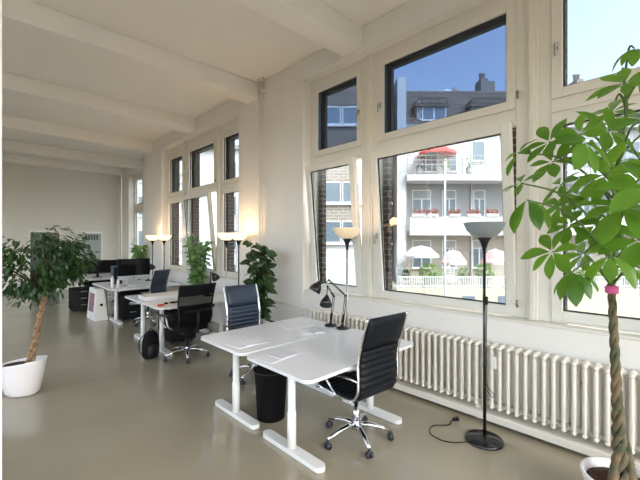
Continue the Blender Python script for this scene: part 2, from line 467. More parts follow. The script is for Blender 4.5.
# ------------------------------------------------------------------ desks
def make_desk(label, loc, group, Lx=1.38, Ly=.80):
    r = thing('desk', label, 'desk', loc, 0, group)
    MB().prism(rrect(0,0,Lx,Ly,.07,6), .695, .72, smooth=True).build('tabletop', M['desk'], r, bevel=.003)
    u = MB(); u.box((.2,Ly/2-.22,.655), (Lx-.2,Ly/2-.18,.694)); u.box((.2,Ly/2+.18,.655), (Lx-.2,Ly/2+.22,.694))
    u.box((.17,Ly/2-.3,.665), (.21,Ly/2+.3,.694)); u.box((Lx-.21,Ly/2-.3,.665), (Lx-.17,Ly/2+.3,.694))
    u.build('underframe', M['white'], r)
    t = MB(); t.box((.3,Ly/2+.02,.56), (Lx-.3,Ly/2+.16,.565)); t.box((.3,Ly/2+.155,.56), (Lx-.3,Ly/2+.16,.655)); t.box((.3,Ly/2+.02,.56), (Lx-.3,Ly/2+.025,.61))
    t.build('cable_tray', M['matte'], r)
    for x in (.19, Lx-.19):
        l = MB(); l.lathe([(.036,.04),(.036,.32),(.031,.325),(.031,.665)], 18, cx=x, cy=Ly/2)
        lo = l.build('leg', M['white'], r)
        fm = MB(); fm.prism(rrect(x-.045,Ly/2-.36,x+.045,Ly/2+.36,.044,6), .004, .04, smooth=True)
        fm.build('foot', M['white'], lo, bevel=.008)
    return r
DG = 'white desks with rounded corners'
desk0 = make_desk('large white desk in the foreground with a black leather chair tucked in, nearest the camera', (1.65,1.83,0), None)
dup(desk0, (1.65,2.67,0), 0, 'white desk joined behind the foreground desk, a booklet and black lamps on its seam')
dup(desk0, (1.92,5.28,0), 0, 'white desk with a red block on its corner, behind the black mesh chair')
dup(desk0, (1.92,6.12,0), 0, 'white desk just behind the one with the red block')
dup(desk0, (1.99,7.96,0), 0, 'white desk in the far row carrying the big all-in-one computer')
dup(desk0, (1.99,8.78,0), 0, 'white desk at the rear of the computer desk, above the white carton')
dup(desk0, (1.80,10.6,0), 0, 'farthest white desk, seen right of the weeping fig with a black cabinet below')
dup(desk0, (1.80,11.44,0), 0, 'white desk behind the black chair at the far end of the loft')

# ------------------------------------------------------------------ chairs
def star_base(r, col, mat_leg, R=.29):
    b = MB(); b.lathe([(.0,.085),(.035,.085),(.04,.12),(.03,.15),(.03,.16)], 16)
    for k in range(5):
        a = 2*pi*k/5 + .5
        d = V((cos(a), sin(a), 0))
        b.tube([d*.02+V((0,0,.125)), d*.1+V((0,0,.13)), d*.2+V((0,0,.112)), d*R+V((0,0,.078))], [(.028,.021),(.026,.019),(.022,.015),(.016,.011)], 8, flat=(0,0,1))
    base = b.build('star_base', mat_leg, r)
    for k in range(5):
        a = 2*pi*k/5 + .5; c = MB(); n = V((-sin(a), cos(a), 0)); p = V((cos(a)*R, sin(a)*R, .028))
        for sgn in (-1, 1): c.tube([p+n*sgn*.006, p+n*sgn*.026], [.026,.024], 14)
        c.tube([p+V((0,0,.02)), p+V((0,0,.055))], .009, 8)
        c.sphere(p+V((0,0,.018)), .02, 10, 6)
        c.build('caster', M['rubber'], base)
    g = MB(); g.lathe([(.03,.15),(.03,.25),(.018,.255),(.018,.40)], 14); g.build('gas_column', col, r)
    return base

def ribbed_panel(prof, half, th, nrib, m, name, r, side_axis='x'):
    """prof: list of (y,z) centreline, padded ribs across x"""
    pts = [V((0,y,z)) for y, z in prof]
    # arc-length resample
    L = [0]
    for i in range(1, len(pts)): L.append(L[-1] + (pts[i]-pts[i-1]).length)
    def at(t):
        s = t*L[-1]
        for i in range(1, len(L)):
            if s <= L[i] + 1e-9:
                u = (s-L[i-1])/(L[i]-L[i-1]); return pts[i-1].lerp(pts[i], u), (pts[i]-pts[i-1]).normalized()
        return pts[-1], (pts[-1]-pts[-2]).normalized()
    per = 6; n = nrib*per; rings = []
    for i in range(n+1):
        t = i/n; p, d = at(t); nn = V((0,-d.z,d.y))
        ph = (i % per)/per; k = sin(pi*ph)**.5 if ph > 0 else 0
        tt = th*(.45 + .55*k)
        if i in (0, n): tt = th*.3
        rings.append((p, nn, tt))
    xs = [-1,-.985,-.93,-.5,0,.5,.93,.985,1]; prof_t = [0,.6,1,1,1,1,1,.6,0]
    b = MB(); vs = []; fs = []; K = len(xs)
    for p, nn, tt in rings:
        for x, q in zip(xs, prof_t): vs.append(p + V((x*half,0,0)) + nn*tt*q)
        for x, q in list(zip(xs, prof_t))[::-1][1:-1]: vs.append(p + V((x*half,0,0)) - nn*tt*q)
    R_ = K + K-2
    for i in range(n):
        for k in range(R_): fs.append((i*R_+k, i*R_+(k+1)%R_, (i+1)*R_+(k+1)%R_, (i+1)*R_+k))
    fs += [tuple(range(R_))[::-1], tuple(n*R_+k for k in range(R_))]
    b.add(vs, fs, True)
    return b.build(name, m, r)

def smooth_path(ctrl, n=5):
    out = []
    P = [V(c) for c in ctrl]
    for i in range(len(P)-1):
        p0 = P[max(i-1,0)]; p1 = P[i]; p2 = P[i+1]; p3 = P[min(i+2,len(P)-1)]
        for k in range(n):
            t = k/n
            out.append(.5*((2*p1) + (p2-p0)*t + (2*p0-5*p1+4*p2-p3)*t*t + (3*p1-p0-3*p2+p3)*t**3))
    out.append(P[-1]); return out

def leather_chair(label, loc, rz, lm, group=None):
    """chair faces local +Y; hub at origin"""
    r = thing('office_chair', label, 'office chair', loc, rz, group)
    star_base(r, M['chrome'], M['chrome'])
    seatc = smooth_path([(0,.24,.425),(0,.20,.455),(0,.05,.445),(0,-.12,.44),(0,-.20,.455)])
    backc = smooth_path([(0,-.20,.455),(0,-.245,.52),(0,-.255,.62),(0,-.25,.74),(0,-.275,.87),(0,-.315,1.0),(0,-.35,1.10)])
    ribbed_panel([(p.y,p.z) for p in seatc], .225, .026, 9, lm, 'seat', r)
    bk = [(p.y,p.z) for p in backc]
    ribbed_panel(bk[:20], .218, .022, 8, lm, 'backrest', r)
    ribbed_panel(bk[19:], .218, .026, 1, lm, 'head_cushion', r)
    for sx in (-1, 1):
        f = MB(); pts = [V((sx*.235,p.y,p.z)) for p in seatc[:-1] + backc]
        f.tube(pts, [(.008,.016)]*len(pts), 8, flat=(1,0,0)); f.build('side_frame', M['chrome'], r)
        a = MB()
        path = smooth_path([(sx*.245,-.25,.61),(sx*.275,-.20,.63),(sx*.285,-.02,.62),(sx*.28,.08,.58),(sx*.25,.06,.50),(sx*.24,.0,.445)])
        a.tube(path, .009, 8); ar = a.build('armrest', M['chrome'], r)
        pd = MB(); pd.tube([(sx*.281,-.16,.638),(sx*.287,.02,.630)], [(.02,.009),(.02,.009)], 8, flat=(0,0,1)); pd.build('arm_pad', M['black'], ar)
    for y, z in ((.20,.43),(-.12,.42),(-.295,.97)): pass
    for yy, zz in ((.2,.43),(-.15,.425)): MB().tube([(-.235,yy,zz),(.235,yy,zz)], .009).build('cross_bar', M['chrome'], r)
    t = MB(); t.box((-.09,-.12,.385), (.09,.1,.42)); t.tube([(.08,.04,.40),(.2,.06,.40),(.24,.07,.39)], .006); t.build('tilt_mechanism', M['black'], r, bevel=.008)
    return r
leather_chair('black ribbed leather office chair on a chrome base, tucked at the foreground desk', (2.36,2.0,0), radians(-4), M['leather'])
leather_chair('blue-black ribbed leather chair facing the camera across the two front desks', (2.54,3.80,0), radians(180-2), M['leather2'])
leather_chair('ribbed leather chair in front of the big all-in-one computer, turned sideways', (2.60,7.72,0), radians(30), M['leather2'])

def mesh_chair(label, loc, rz):
    r = thing('office_chair', label, 'office chair', loc, rz)
    star_base(r, M['black'], M['chrome'], .30)
    MB().prism(rrect(-.24,-.22,.24,.25,.08,5), .42, .49, smooth=True).build('seat', M['matte'], r, bevel=.02, seg=3)
    prof = smooth_path([(0,-.22,.50),(0,-.26,.62),(0,-.25,.75),(0,-.27,.9),(0,-.32,1.08)], 6)
    b = MB(); vs = []; fs = []; n = len(prof); K = 9
    for i, p in enumerate(prof):
        hw = .235 + .035*(i/(n-1))
        for k in range(K):
            u = k/(K-1)*2-1; vs.append((u*hw, p.y + .05*(1-u*u) * -1, p.z))
    for i in range(n-1):
        for k in range(K-1): fs.append((i*K+k, i*K+k+1, (i+1)*K+k+1, (i+1)*K+k))
    lo = MB(); lo.add(vs, [f for f in fs if f[0] < (n-11)*K], True); lo.build('mesh_backrest', M['meshfab'], r)
    md = MB(); md.add(vs, [f for f in fs if (n-11)*K <= f[0] < (n-6)*K], True); md.build('open_mesh_band', M['meshthin'], r)
    up = MB(); up.add(vs, [f for f in fs if f[0] >= (n-6)*K], True); up.build('upper_backrest', M['matte'], r, solid=.02)
    for sx in (-1, 1):
        f = MB(); f.tube([(sx*(.235+.035*i/(n-1)), p.y, p.z) for i, p in enumerate(prof)], .012, 8); f.build('back_frame', M['black'], r)
        a = MB(); a.tube(smooth_path([(sx*.24,-.05,.45),(sx*.30,-.04,.5),(sx*.31,.0,.62),(sx*.31,.14,.63),(sx*.30,.17,.56),(sx*.26,.1,.45)]), .012, 8)
        ar = a.build('armrest', M['steel'], r)
        pd = MB(); pd.box((sx*.31-.03,-.08,.63), (sx*.31+.03,.16,.65)); pd.build('arm_pad', M['black'], ar, bevel=.01)
    lb = MB(); lb.tube([(0,-.05,.40),(0,-.24,.42),(0,-.31,.5),(0,-.32,.72)], .02, 8)
    lb.box((-.2,-.33,.70), (.2,-.315,.73)); lb.build('lumbar_support', M['black'], r)
    MB().box((-.12,-.14,.36), (.12,.12,.42)).build('tilt_mechanism', M['black'], r, bevel=.01)
    return r
mc = mesh_chair('black mesh-back office chair at the middle desks, seen from behind', (2.25,5.10,0), radians(4))
dup(mc, (2.52,12.62,0), radians(175), 'dark office chair behind the farthest desks, just right of the weeping fig')

# ------------------------------------------------------------------ torchieres
def torchiere(label, loc, H, shade, pole, lit=0, cable=False):
    r = thing('floor_lamp', label, 'floor lamp', loc, 0)
    MB().lathe([(.0,.0),(.148,.0),(.15,.012),(.14,.024),(.05,.034),(.018,.05),(.0,.05)], 36).build('base', M['lampblack'], r)
    p = MB(); p.tube([(0,0,.04),(0,0,H-.2)], .011, 12)
    for z in (.62, 1.18): p.lathe([(.013,z),(.013,z+.03)], 12)
    p.build('pole', pole, r)
    MB().lathe([(.012,H-.26),(.016,H-.22),(.035,H-.16),(.062,H-.122),(.058,H-.12),(.0,H-.125)], 24).build('shade_holder', M['black'], r)
    MB().lathe([(.055,H-.128),(.10,H-.105),(.14,H-.065),(.160,H-.02),(.168,H),(.163,H),(.155,H-.02),(.135,H-.06),(.097,H-.098),(.0,H-.118)], 36).build('lamp_shade', shade, r)
    bl = MB(); bl.sphere((0,0,H-.07), .03, 12, 8); bl.build('bulb', M['white'], r)
    if cable:
        c = MB(); c.tube(smooth_path([(0,-.02,1.17),(-.03,-.03,1.05),(-.035,-.03,.85),(-.012,-.02,.62),(-.02,-.02,.45),(-.015,-.02,.06)]), .0035, 6)
        c.tube([(-.012,-.022,1.15),(-.012,-.022,1.215)], .014, 8)
        c.tube(smooth_path([(0,-.012,.50),(.03,-.02,.44),(.075,-.05,.38),(.06,-.04,.36),(.01,-.015,.43)]), .0035, 6)
        c.build('cable_switch', M['black'], r)
        g = MB(); g.tube(smooth_path([(-.12,.06,.02),(-.20,.14,.006),(-.26,.24,.006),(-.23,.37,.006),(-.10,.42,.006),(.02,.33,.006),(.09,.34,.008),(.13,.33,.015)]), .0045, 6)
        g.build('mains_cable', M['black'], r)
        q = MB(); q.tube([(.12,.335,.018),(.17,.31,.018)], [.014,.02], 8); q.build('plug', M['black'], r)
    if lit:
        l = bpy.data.lights.new('bulb_light', 'POINT'); l.energy = lit; l.color = (1, .66, .36); l.shadow_soft_size = .06
        lo = bpy.data.objects.new('bulb_light', l); COL.objects.link(lo); lo.parent = r; lo.location = (0,0,H+.03)
    return r
torchiere('unlit black floor lamp with a grey bowl shade standing by the radiator', (3.11,1.23,0), 1.835, M['shade'], M['lampblack'], 0, True)
torchiere('amber-shaded floor lamp with grey pole at the window end of the front desks', (3.22,2.87,0), 1.835, M['shade_dim'], M['steel'], 2)
torchiere('lit floor lamp at the wide pier, the one closest to the rubber plant', (3.32,5.45,0), 1.82, M['shade_on'], M['lampblack'], 2.2)
torchiere('lit floor lamp left of its twin near the rubber plant, before the dark strip', (3.25,5.74,0), 1.82, M['shade_on'], M['steel'], 2.2)
torchiere('lit floor lamp by the far pier, right one of the far pair beside the window', (3.42,9.05,0), 1.82, M['shade_on'], M['lampblack'], 2.2)
torchiere('lit floor lamp at the far pier, left one of the far pair behind the computer', (3.38,9.72,0), 1.82, M['shade_on'], M['lampblack'], 2.2)

# ------------------------------------------------------------------ desk lamps
def desk_lamp(label, loc, elbow, top, head, aim, group=None):
    r = thing('desk_lamp', label, 'desk lamp', loc, 0, group)
    MB().lathe([(0,0),(.068,0),(.07,.012),(.06,.022),(.018,.028),(.012,.05),(0,.05)], 28).build('base', M['lampblack'], r)
    e, t, h = V(elbow), V(top), V(head)
    side = V((.012,0,0)) if abs(e.y) >= abs(e.x) else V((0,.012,0))
    a = MB(); 
    for s in (-1, 1): a.tube([V((0,0,.04))+side*s, e+side*s], .0045, 6)
    a.tube([V((0,0,.07)), V((0,0,.07)).lerp(e,.3)], .008, 8)
    a.sphere(e, .014, 10, 6); a.build('lower_arm', M['black'], r)
    b = MB()
    for s in (-1, 1): b.tube([e+side*s, t+side*s], .0045, 6)
    b.tube([e.lerp(t,.1), e.lerp(t,.4)], .008, 8)
    b.sphere(t, .013, 10, 6); b.tube([t, h], .006, 6); b.build('upper_arm', M['black'], r)
    ax = V(aim).normalized(); q = ax.to_track_quat('Z','Y').to_matrix().to_4x4()
    T = Matrix.Translation(h) @ q
    s = MB(); s.lathe([(.016,-.06),(.022,-.05),(.03,-.03),(.052,.0),(.064,.035),(.068,.07),(.065,.07),(.058,.035),(.0,.0)], 24, T)
    s.build('lamp_head', M['lampblack'], r)
    return r
desk_lamp('black jointed desk lamp nearer the amber floor lamp, its head reaching left over the seam', (2.93,2.68,.72), (.03,-.02,.36), (-.09,.12,.53), (-.15,.24,.46), (-.4,.25,-.75))
desk_lamp('smaller black jointed desk lamp beside the booklet, round head hanging low', (2.93,2.86,.72), (.05,.0,.33), (.01,.06,.44), (-.02,.05,.29), (-.45,-.3,-.75))
desk_lamp('black desk lamp peeking above the mesh chair, left of the blue leather chair', (2.98,5.9,.72), (.06,.02,.22), (.02,-.06,.42), (.06,-.12,.36), (.1,-.6,-.6))
desk_lamp('small black desk lamp right of the all-in-one computer at the far pier', (3.1,9.2,.72), (.05,.02,.26), (.0,.02,.48), (.05,-.08,.36), (.1,-.5,-.6))

# ------------------------------------------------------------------ wastebasket, bag, cabinets, carton
def bin_(label, loc, r1=.155, r0=.13, h=.46):
    r = thing('wastebasket', label, 'wastebasket', loc)
    MB().lathe([(0,0),(r0,0),(r1,h-.03),(r1+.006,h-.03),(r1+.006,h),(r1-.008,h),(r0-.01,.02),(0,.02)], 36).build('bucket', M['matte'], r)
    MB().lathe([(r1-.002,h-.012),(r1+.010,h-.012),(r1+.010,h-.002),(r1-.002,h-.002)], 36).build('rim', M['black'], r)
    return r
bin_('black round wastebasket under the two front desks', (2.07,2.82,0))

def pedestal(label, loc, w=.42, d=.55, h=.545):
    r = thing('drawer_cabinet', label, 'cabinet', loc)
    MB().box((0,0,.04), (w,d,h)).build('body', M['matte'], r, bevel=.004)
    for i in range(3):
        z = .06 + i*(h-.08)/3
        dr = MB().box((.01,-.016,z), (w-.01,-.001,z+(h-.08)/3-.012)).build('drawer', M['black'], r, bevel=.003)
        MB().box((w*.35,-.028,z+.11), (w*.65,-.016,z+.125)).build('handle', M['steel'], dr)
    for x in (.04, w-.04):
        for y in (.05, d-.05):
            MB().lathe([(.02,0),(.02,.04)], 10, cx=x, cy=y).build('caster', M['rubber'], r)
    return r
p0 = pedestal('black drawer cabinet under the desk with the red block', (2.32,5.86,0))
dup(p0, (2.27,8.30,0), 0, 'black drawer cabinet under the desk with the all-in-one computer')
dup(p0, (1.72,10.04,0), 0, 'black drawer cabinet standing at the farthest desk, left of the white carton')
dup(p0, (2.22,10.95,0), 0, 'black drawer cabinet under the farthest desk, deep in shade')

def bag():
    r = thing('backpack', 'black backpack on the floor against the desk leg below the red block', 'backpack', (1.86,5.42,0), radians(15))
    b = MB(); prof = [(0,.01),(.09,.01),(.125,.05),(.13,.16),(.12,.28),(.09,.36),(.04,.395),(0,.40)]
    b.lathe(prof, 20, sx=1, sy=.62); b.build('body', M['matte'], r)
    f = MB(); f.lathe([(0,.03),(.075,.03),(.09,.08),(.085,.18),(.05,.215),(0,.22)], 16, cy=-.055, sx=1, sy=.5); f.build('front_pocket', M['black'], r)
    for sx in (-1,1):
        s = MB(); s.tube(smooth_path([(sx*.05,.07,.34),(sx*.09,.12,.26),(sx*.10,.12,.12),(sx*.07,.08,.05)]), [(.014,.004)]*21 if False else .007, 6); s.build('shoulder_strap', M['black'], r)
    h = MB(); h.tube(smooth_path([(-.03,.0,.385),(-.02,.0,.42),(.02,.0,.42),(.03,.0,.385)]), .005, 6); h.build('top_handle', M['black'], r)
bag()

def carton():
    r = thing('computer_carton', 'white trapezoid computer carton standing on the floor at the far desk end', 'box', (1.88,8.72,0))
    b = MB()
    vs = [(-.03,-.02,0),(.235,-.02,0),(.235,.62,0),(-.03,.62,0),(.02,.0,.66),(.165,.0,.66),(.165,.60,.66),(.02,.60,.66)]
    b.add(vs, [(0,3,2,1),(4,5,6,7),(0,1,5,4),(1,2,6,5),(2,3,7,6),(3,0,4,7)]); b.build('carton_body', M['white'], r, bevel=.004)
    # picture panel on the slanted long side
    p = MB()
    def sp(y, z): x = -.03 + .05*z/.66 - .004; return (x, y, z)
    def sp2(y, z): x = -.03 + .05*z/.66 + .0; return (x, y, z)
    q = [(.10,.17),(.50,.17),(.50,.56),(.10,.56)]
    p.add([sp(*a) for a in q] + [sp2(*a) for a in q], [(0,1,2,3),(7,6,5,4),(0,4,5,1),(1,5,6,2),(2,6,7,3),(3,7,4,0)])
    p.build('screen_picture', M['pinkprint'], r)
    c = MB(); T = Matrix.Translation((.11,-.012,.33)) @ Matrix.Rotation(radians(90),4,'X')
    c.lathe([(0,0),(.03,0),(.03,.008),(0,.008)], 20, T); c.build('round_handle_hole', M['black'], r)
    h = MB(); h.tube(smooth_path([(.10,.2,.66),(.10,.22,.69),(.10,.38,.69),(.10,.40,.66)]), .008, 6); h.build('carry_handle', M['black'], r)
carton()

# ------------------------------------------------------------------ things on the desks
def sheet(name, label, cat, x, y, w, d, rz, th=.004, m='paper', z=.72, bend=0, cover=None):
    r = None
    b = MB(); n = 8; vs = []
    for i in range(n+1):
        u = i/n - .5
        for j in (0, 1):
            for k in (0, 1): vs.append((u*w, (k-.5)*d, th*j + bend*(u*2)**2 if bend else th*j))
    fs = []
    for i in range(n):
        a = i*4; c = a+4
        fs += [(a,c,c+1,a+1)[::-1], (a+2,a+3,c+3,c+2)[::-1], (a,a+2,c+2,c)[::-1], (a+1,c+1,c+3,a+3)[::-1]]
    fs += [(0,1,3,2), (n*4,n*4+2,n*4+3,n*4+1)]
    b.add(vs, fs)
    o = b.build(name, M[m], None, loc=(x,y,z+.0005)); o.rotation_euler = (0,0,rz)
    return tag(o, label, cat)
sheet('paper_sheet', 'white sheets lying at the left corner of the rear front desk', 'paper', 1.86, 2.93, .30, .22, radians(4))
sheet('paper_sheet', 'square white sheet topmost at the left corner of the rear front desk', 'paper', 1.94, 2.90, .22, .20, radians(-12), z=.7245, m='paper')
sheet('paper_sheet', 'white printed paper at the left corner of the foreground desk', 'paper', 1.82, 2.42, .30, .21, radians(8), m='paper')
sheet('paper_sheet', 'thin printed leaflet lying on the white paper on the foreground desk', 'leaflet', 1.90, 2.41, .21, .17, radians(2), z=.7245, m='print')
sheet('paper_sheet', 'large white sheet lying flat behind the open booklet', 'paper', 2.66, 3.14, .34, .22, radians(-10))
def booklet():
    r = thing('open_booklet', 'open printed booklet lying on the desk seam left of the black lamps', 'booklet', (2.60,2.83,.721), radians(-32))
    for sx in (-1, 1):
        b = MB(); n = 6; vs = []
        for i in range(n+1):
            u = i/n; z = .022*sin(pi*min(u*1.15,1))*(1 if sx > 0 else .6)
            for y in (-.12, .12): vs += [(sx*u*.17,y,0), (sx*u*.17,y,z+.003)]
        fs = []
        for i in range(n):
            a = i*4; c = a+4
            fs += [(a+1,a+3,c+3,c+1), (a,c,c+2,a+2), (a,a+1,c+1,c), (a+2,c+2,c+3,a+3)]
        fs += [(0,2,3,1), (n*4,n*4+1,n*4+3,n*4+2)]
        b.add(vs, fs); b.build('page_stack', M['print'] if sx > 0 else M['paper'], r)
booklet()
# middle desks
bx = thing('flat_box', 'long flat white box on the left end of the middle desks', 'box', (2.02,6.12,.7205), radians(0))
MB().box((0,0,0), (.62,.34,.045)).build('tray', M['paper'], bx, bevel=.004)
MB().box((-.004,-.004,.045), (.624,.344,.056)).build('lid', M['white'], bx, bevel=.003)
tag(MB().box((-.045,-.02,0), (.045,.02,.022)).build('stapler', M['red'], None, bevel=.006, loc=(2.03,5.50,.7205)), 'small red block on the near corner of the middle desk', 'stapler')
def phone(label, x, y, rz):
    r = thing('telephone', label, 'telephone', (x,y,.7205), rz)
    MB().box((-.05,-.03,0), (.05,.03,.022)).build('handset', M['black'], r, bevel=.006)
    MB().box((-.02,-.02,.022), (.03,.02,.026)).build('keypad', M['steel'], r)
phone('small dark handset beside the red block on the middle desk', 2.27, 5.62, .3)
mo = thing('computer_mouse', 'small black mouse between the red block and the handset', 'mouse', (2.14,5.58,.7205), .5)
m_ = MB(); m_.sphere((0,0,.014), .03, 12, 6, (1.4,.9,.46)); m_.build('shell', M['matte'], mo)
m_ = MB(); m_.tube([(-.01,0,.028),(.012,0,.028)], .003, 6); m_.build('scroll_wheel', M['steel'], mo)
sp = thing('desk_speaker', 'small black box at the right end of the flat white box on the middle desk', 'speaker', (2.78,6.25,.7205))
MB().box((-.05,-.04,0), (.05,.04,.11)).build('cabinet', M['matte'], sp, bevel=.008)
m_ = MB(); m_.lathe([(0,0),(.03,0),(.032,.006),(0,.008)], 16, Matrix.Translation((0,-.041,.055)) @ Matrix.Rotation(radians(90),4,'X')); m_.build('driver', M['steel'], sp)

def imac():
    r = thing('all_in_one_computer', 'large all-in-one computer with dark screen on the far desk', 'computer', (2.60,8.60,.7205), 0)
    MB().box((-.33,-.012,.20), (.33,.006,.57)).build('screen', M['screen'], r, bevel=.004)
    MB().box((-.33,-.014,.115), (.33,.008,.20)).build('chin', M['alu'], r, bevel=.004)
    s = MB(); s.box((-.11,.0,0), (.11,.19,.007)); s.box((-.1,.10,0), (.1,.112,.25), Matrix.Translation((0,0,0)))
    s.box((-.09,.008,.22), (.09,.11,.24)); s.build('stand', M['alu'], r, bevel=.003)
    m = MB(); m.sphere((0,-.016,.158), .014, 10, 6, (1,.2,1)); m.build('logo', M['black'], r)
imac()
def keyboard(label, x, y, rz, m='alu', w=.42):
    r = thing('keyboard', label, 'keyboard', (x,y,.7205), rz)
    MB().box((-w/2,-.06,0), (w/2,.06,.01)).build('case', M[m], r, bevel=.003)
    k = MB()
    n = 14
    for i in range(n):
        for j in range(4):
            x0 = -w/2+.01 + i*(w-.02)/n; y0 = -.052+j*.026
            k.box((x0,y0,.01), (x0+(w-.02)/n-.004,y0+.022,.014))
    k.build('keys', M['white'] if m != 'matte' else M['black'], r)
keyboard('slim pale keyboard in front of the big all-in-one computer', 2.50, 8.32, 0)
def bottle(label, x, y, z, m, h=.24, r_=.033):
    r = thing('bottle', label, 'bottle', (x,y,z))
    MB().lathe([(0,0),(r_,0),(r_,h*.62),(r_*.45,h*.8),(r_*.4,h*.9),(0,h*.9)], 6).build('flask', m, r)
    MB().lathe([(r_*.45,h*.9),(r_*.45,h),(0,h)], 14).build('cap', M['black'], r)
bottle('white bottle at the left end of the computer desk', 2.12, 8.40, .7205, M['white'], .27)
bottle('slimmer pale bottle beside the white one on the computer desk', 2.20, 8.30, .7205, M['paper'], .2, .028)
ps = thing('desktop_tower', 'dark blue tower case standing left of the all-in-one computer', 'computer', (2.36,9.02,.7205))
MB().box((-.09,-.1,0), (.09,.12,.40)).build('case', M['blue'], ps, bevel=.008)
MB().box((-.07,-.106,.05), (.07,-.1,.36)).build('front_panel', M['black'], ps)
for k, (x, y, lab) in enumerate(((2.34,8.30,'dark mouse near the bottles on the computer desk'), (2.95,8.30,'black mouse at the right of the pale keyboard'))):
    o = thing('computer_mouse', lab, 'mouse', (x,y,.7205), .3*k)
    m_ = MB(); m_.sphere((0,0,.016), .035, 12, 6, (1.2,.9,.46)); m_.build('shell', M['black'], o)
sheet('paper_sheet', 'white paper at the right end of the computer desk', 'paper', 3.12, 8.45, .3, .21, .2)
sheet('paper_sheet', 'white paper just left of the far desk corner above the carton', 'paper', 2.12, 9.20, .21, .2, .1)
# farthest desks: monitors seen from behind, trays
def monitor(label, x, y, rz, w=.55):
    r = thing('monitor', label, 'monitor', (x,y,.7205), rz)
    MB().box((-w/2,-.02,.12), (w/2,.02,.45)).build('housing', M['matte'], r, bevel=.008)
    MB().box((-w/2+.02,.02,.14), (w/2-.02,.022,.43)).build('screen', M['screen'], r)
    s = MB(); s.box((-.1,-.09,0), (.1,.09,.012)); s.box((-.03,-.035,.01), (.03,-.02,.25)); s.build('stand', M['black'], r, bevel=.003)
monitor('black monitor at the far desks behind the dark chair', 2.42, 11.0, 0)
monitor('black monitor at the far desks right behind the blue tower case', 2.85, 10.95, .1)
def tray(label, x, y):
    r = thing('letter_tray', label, 'letter tray', (x,y,.7205))
    for i in range(3):
        z = i*.085
        t = MB(); t.box((-.17,-.13,z), (.17,.13,z+.006)); t.box((-.17,.124,z), (.17,.13,z+.05)); t.box((-.17,-.13,z), (-.164,.13,z+.05)); t.box((.164,-.13,z), (.17,.13,z+.05))
        t.build('tray', M['matte'], r)
        MB().box((-.15,-.125,z+.007), (.15,.11,z+.035)).build('papers', M['paper'], r)
    p = MB()
    for sx in (-.16,.16):
        for sy in (-.12,.12): p.box((sx-.005,sy-.005,0), (sx+.005,sy+.005,.2))
    p.build('post', M['matte'], r)
tray('black three-tier letter tray on the farthest desk', 2.75, 11.75)

# ------------------------------------------------------------------ plants
def rnd(a, b): return random.uniform(a, b)
def rdir(up=0):
    a = rnd(0, 2*pi); z = rnd(-1, 1); q = sqrt(1-z*z)
    return V((q*cos(a), q*sin(a), z+up)).normalized()

def braided(b, base, top, R, r0, r1, turns, strands=3, n=40, bulge=0):
    base, top = V(base), V(top)
    for s in range(strands):
        pts = []; rs = []
        for i in range(n+1):
            t = i/n; a = 2*pi*s/strands + turns*2*pi*t
            rr = R*(1 + bulge*(1-t)**3)*(1-.4*t)
            pts.append(base.lerp(top, t) + V((cos(a)*rr, sin(a)*rr, 0))); rs.append(r0 + (r1-r0)*t**.7)
        b.tube(pts, rs, 8)

# weeping fig, left
def weeping_fig():
    random.seed(11)
    r = thing('weeping_fig', 'weeping fig tree with braided trunk in a white oval pot at the left edge', 'potted tree', (.41,5.13,0))
    # oval boat-like pot, long axis roughly across the view
    a0 = radians(-44)
    p = MB(); prof = [(0,0),(.15,0),(.19,.03),(.235,.2),(.265,.34),(.275,.36),(.255,.36),(.225,.22),(.0,.20)]
    vs = []; seg = 40; n = len(prof)
    for i in range(seg):
        an = 2*pi*i/seg
        for q, z in prof:
            x, y = q*cos(an)*.90, q*sin(an)*.64
            zz = z + (.035*cos(an)*(z/.36) if z > .1 else 0)
            vs.append((x*cos(a0)-y*sin(a0), x*sin(a0)+y*cos(a0), zz))
    fs = [(i*n+k, ((i+1)%seg)*n+k, ((i+1)%seg)*n+k+1, i*n+k+1) for i in range(seg) for k in range(n-1)]
    p.add(vs, fs, True); p.build('pot', M['pot'], r)
    so = MB(); so.lathe([(0,.33),(.20,.325),(.22,.30),(0,.25)], 30, Matrix.Rotation(a0,4,'Z'), sx=.9, sy=.62); so.build('soil', M['soil'], r)
    t = MB(); tb = MB(); braided(t, (.05,-.05,.28), (.19,-.11,1.12), .022, .026, .015, 2.2, 3)
    top = V((.19,-.11,1.1)); C = V((.12,-.06,1.40))
    ends = []
    for k in range(46):
        d = rdir(); lt = d.x*.72 - d.y*.69; e = C + V((d.x*.47, d.y*.47, d.z*.34 + .02 + .09*lt))
        mid = top.lerp(e, .5) + V((0,0,.10))
        path = [top, mid, e]; tb.tube(smooth_path(path, 3), [.008,.007,.006,.005,.004,.003,.003], 5)
        ends.append((mid, e))
    t.build('trunk', M['bark'], r); tb.build('branches', M['darkstem'], r)
    f = MB(); cnt = 0
    while cnt < 2000:
        m_, e = random.choice(ends); u = rnd(.25, 1.12)
        p_ = m_.lerp(e, u) + V((rnd(-1,1), rnd(-1,1), rnd(-1,1)))*.09
        d = (p_-C); d.z = d.z*.5 - .25; d = (d.normalized() + rdir()*.7).normalized()
        f.leaf(p_, d, V((rnd(-.5,.5),rnd(-.5,.5),1)), rnd(.065,.10), rnd(.028,.042), .5, .15, .8, 3); cnt += 1
    f.build('foliage', M['leaf_fig'], r)
weeping_fig()

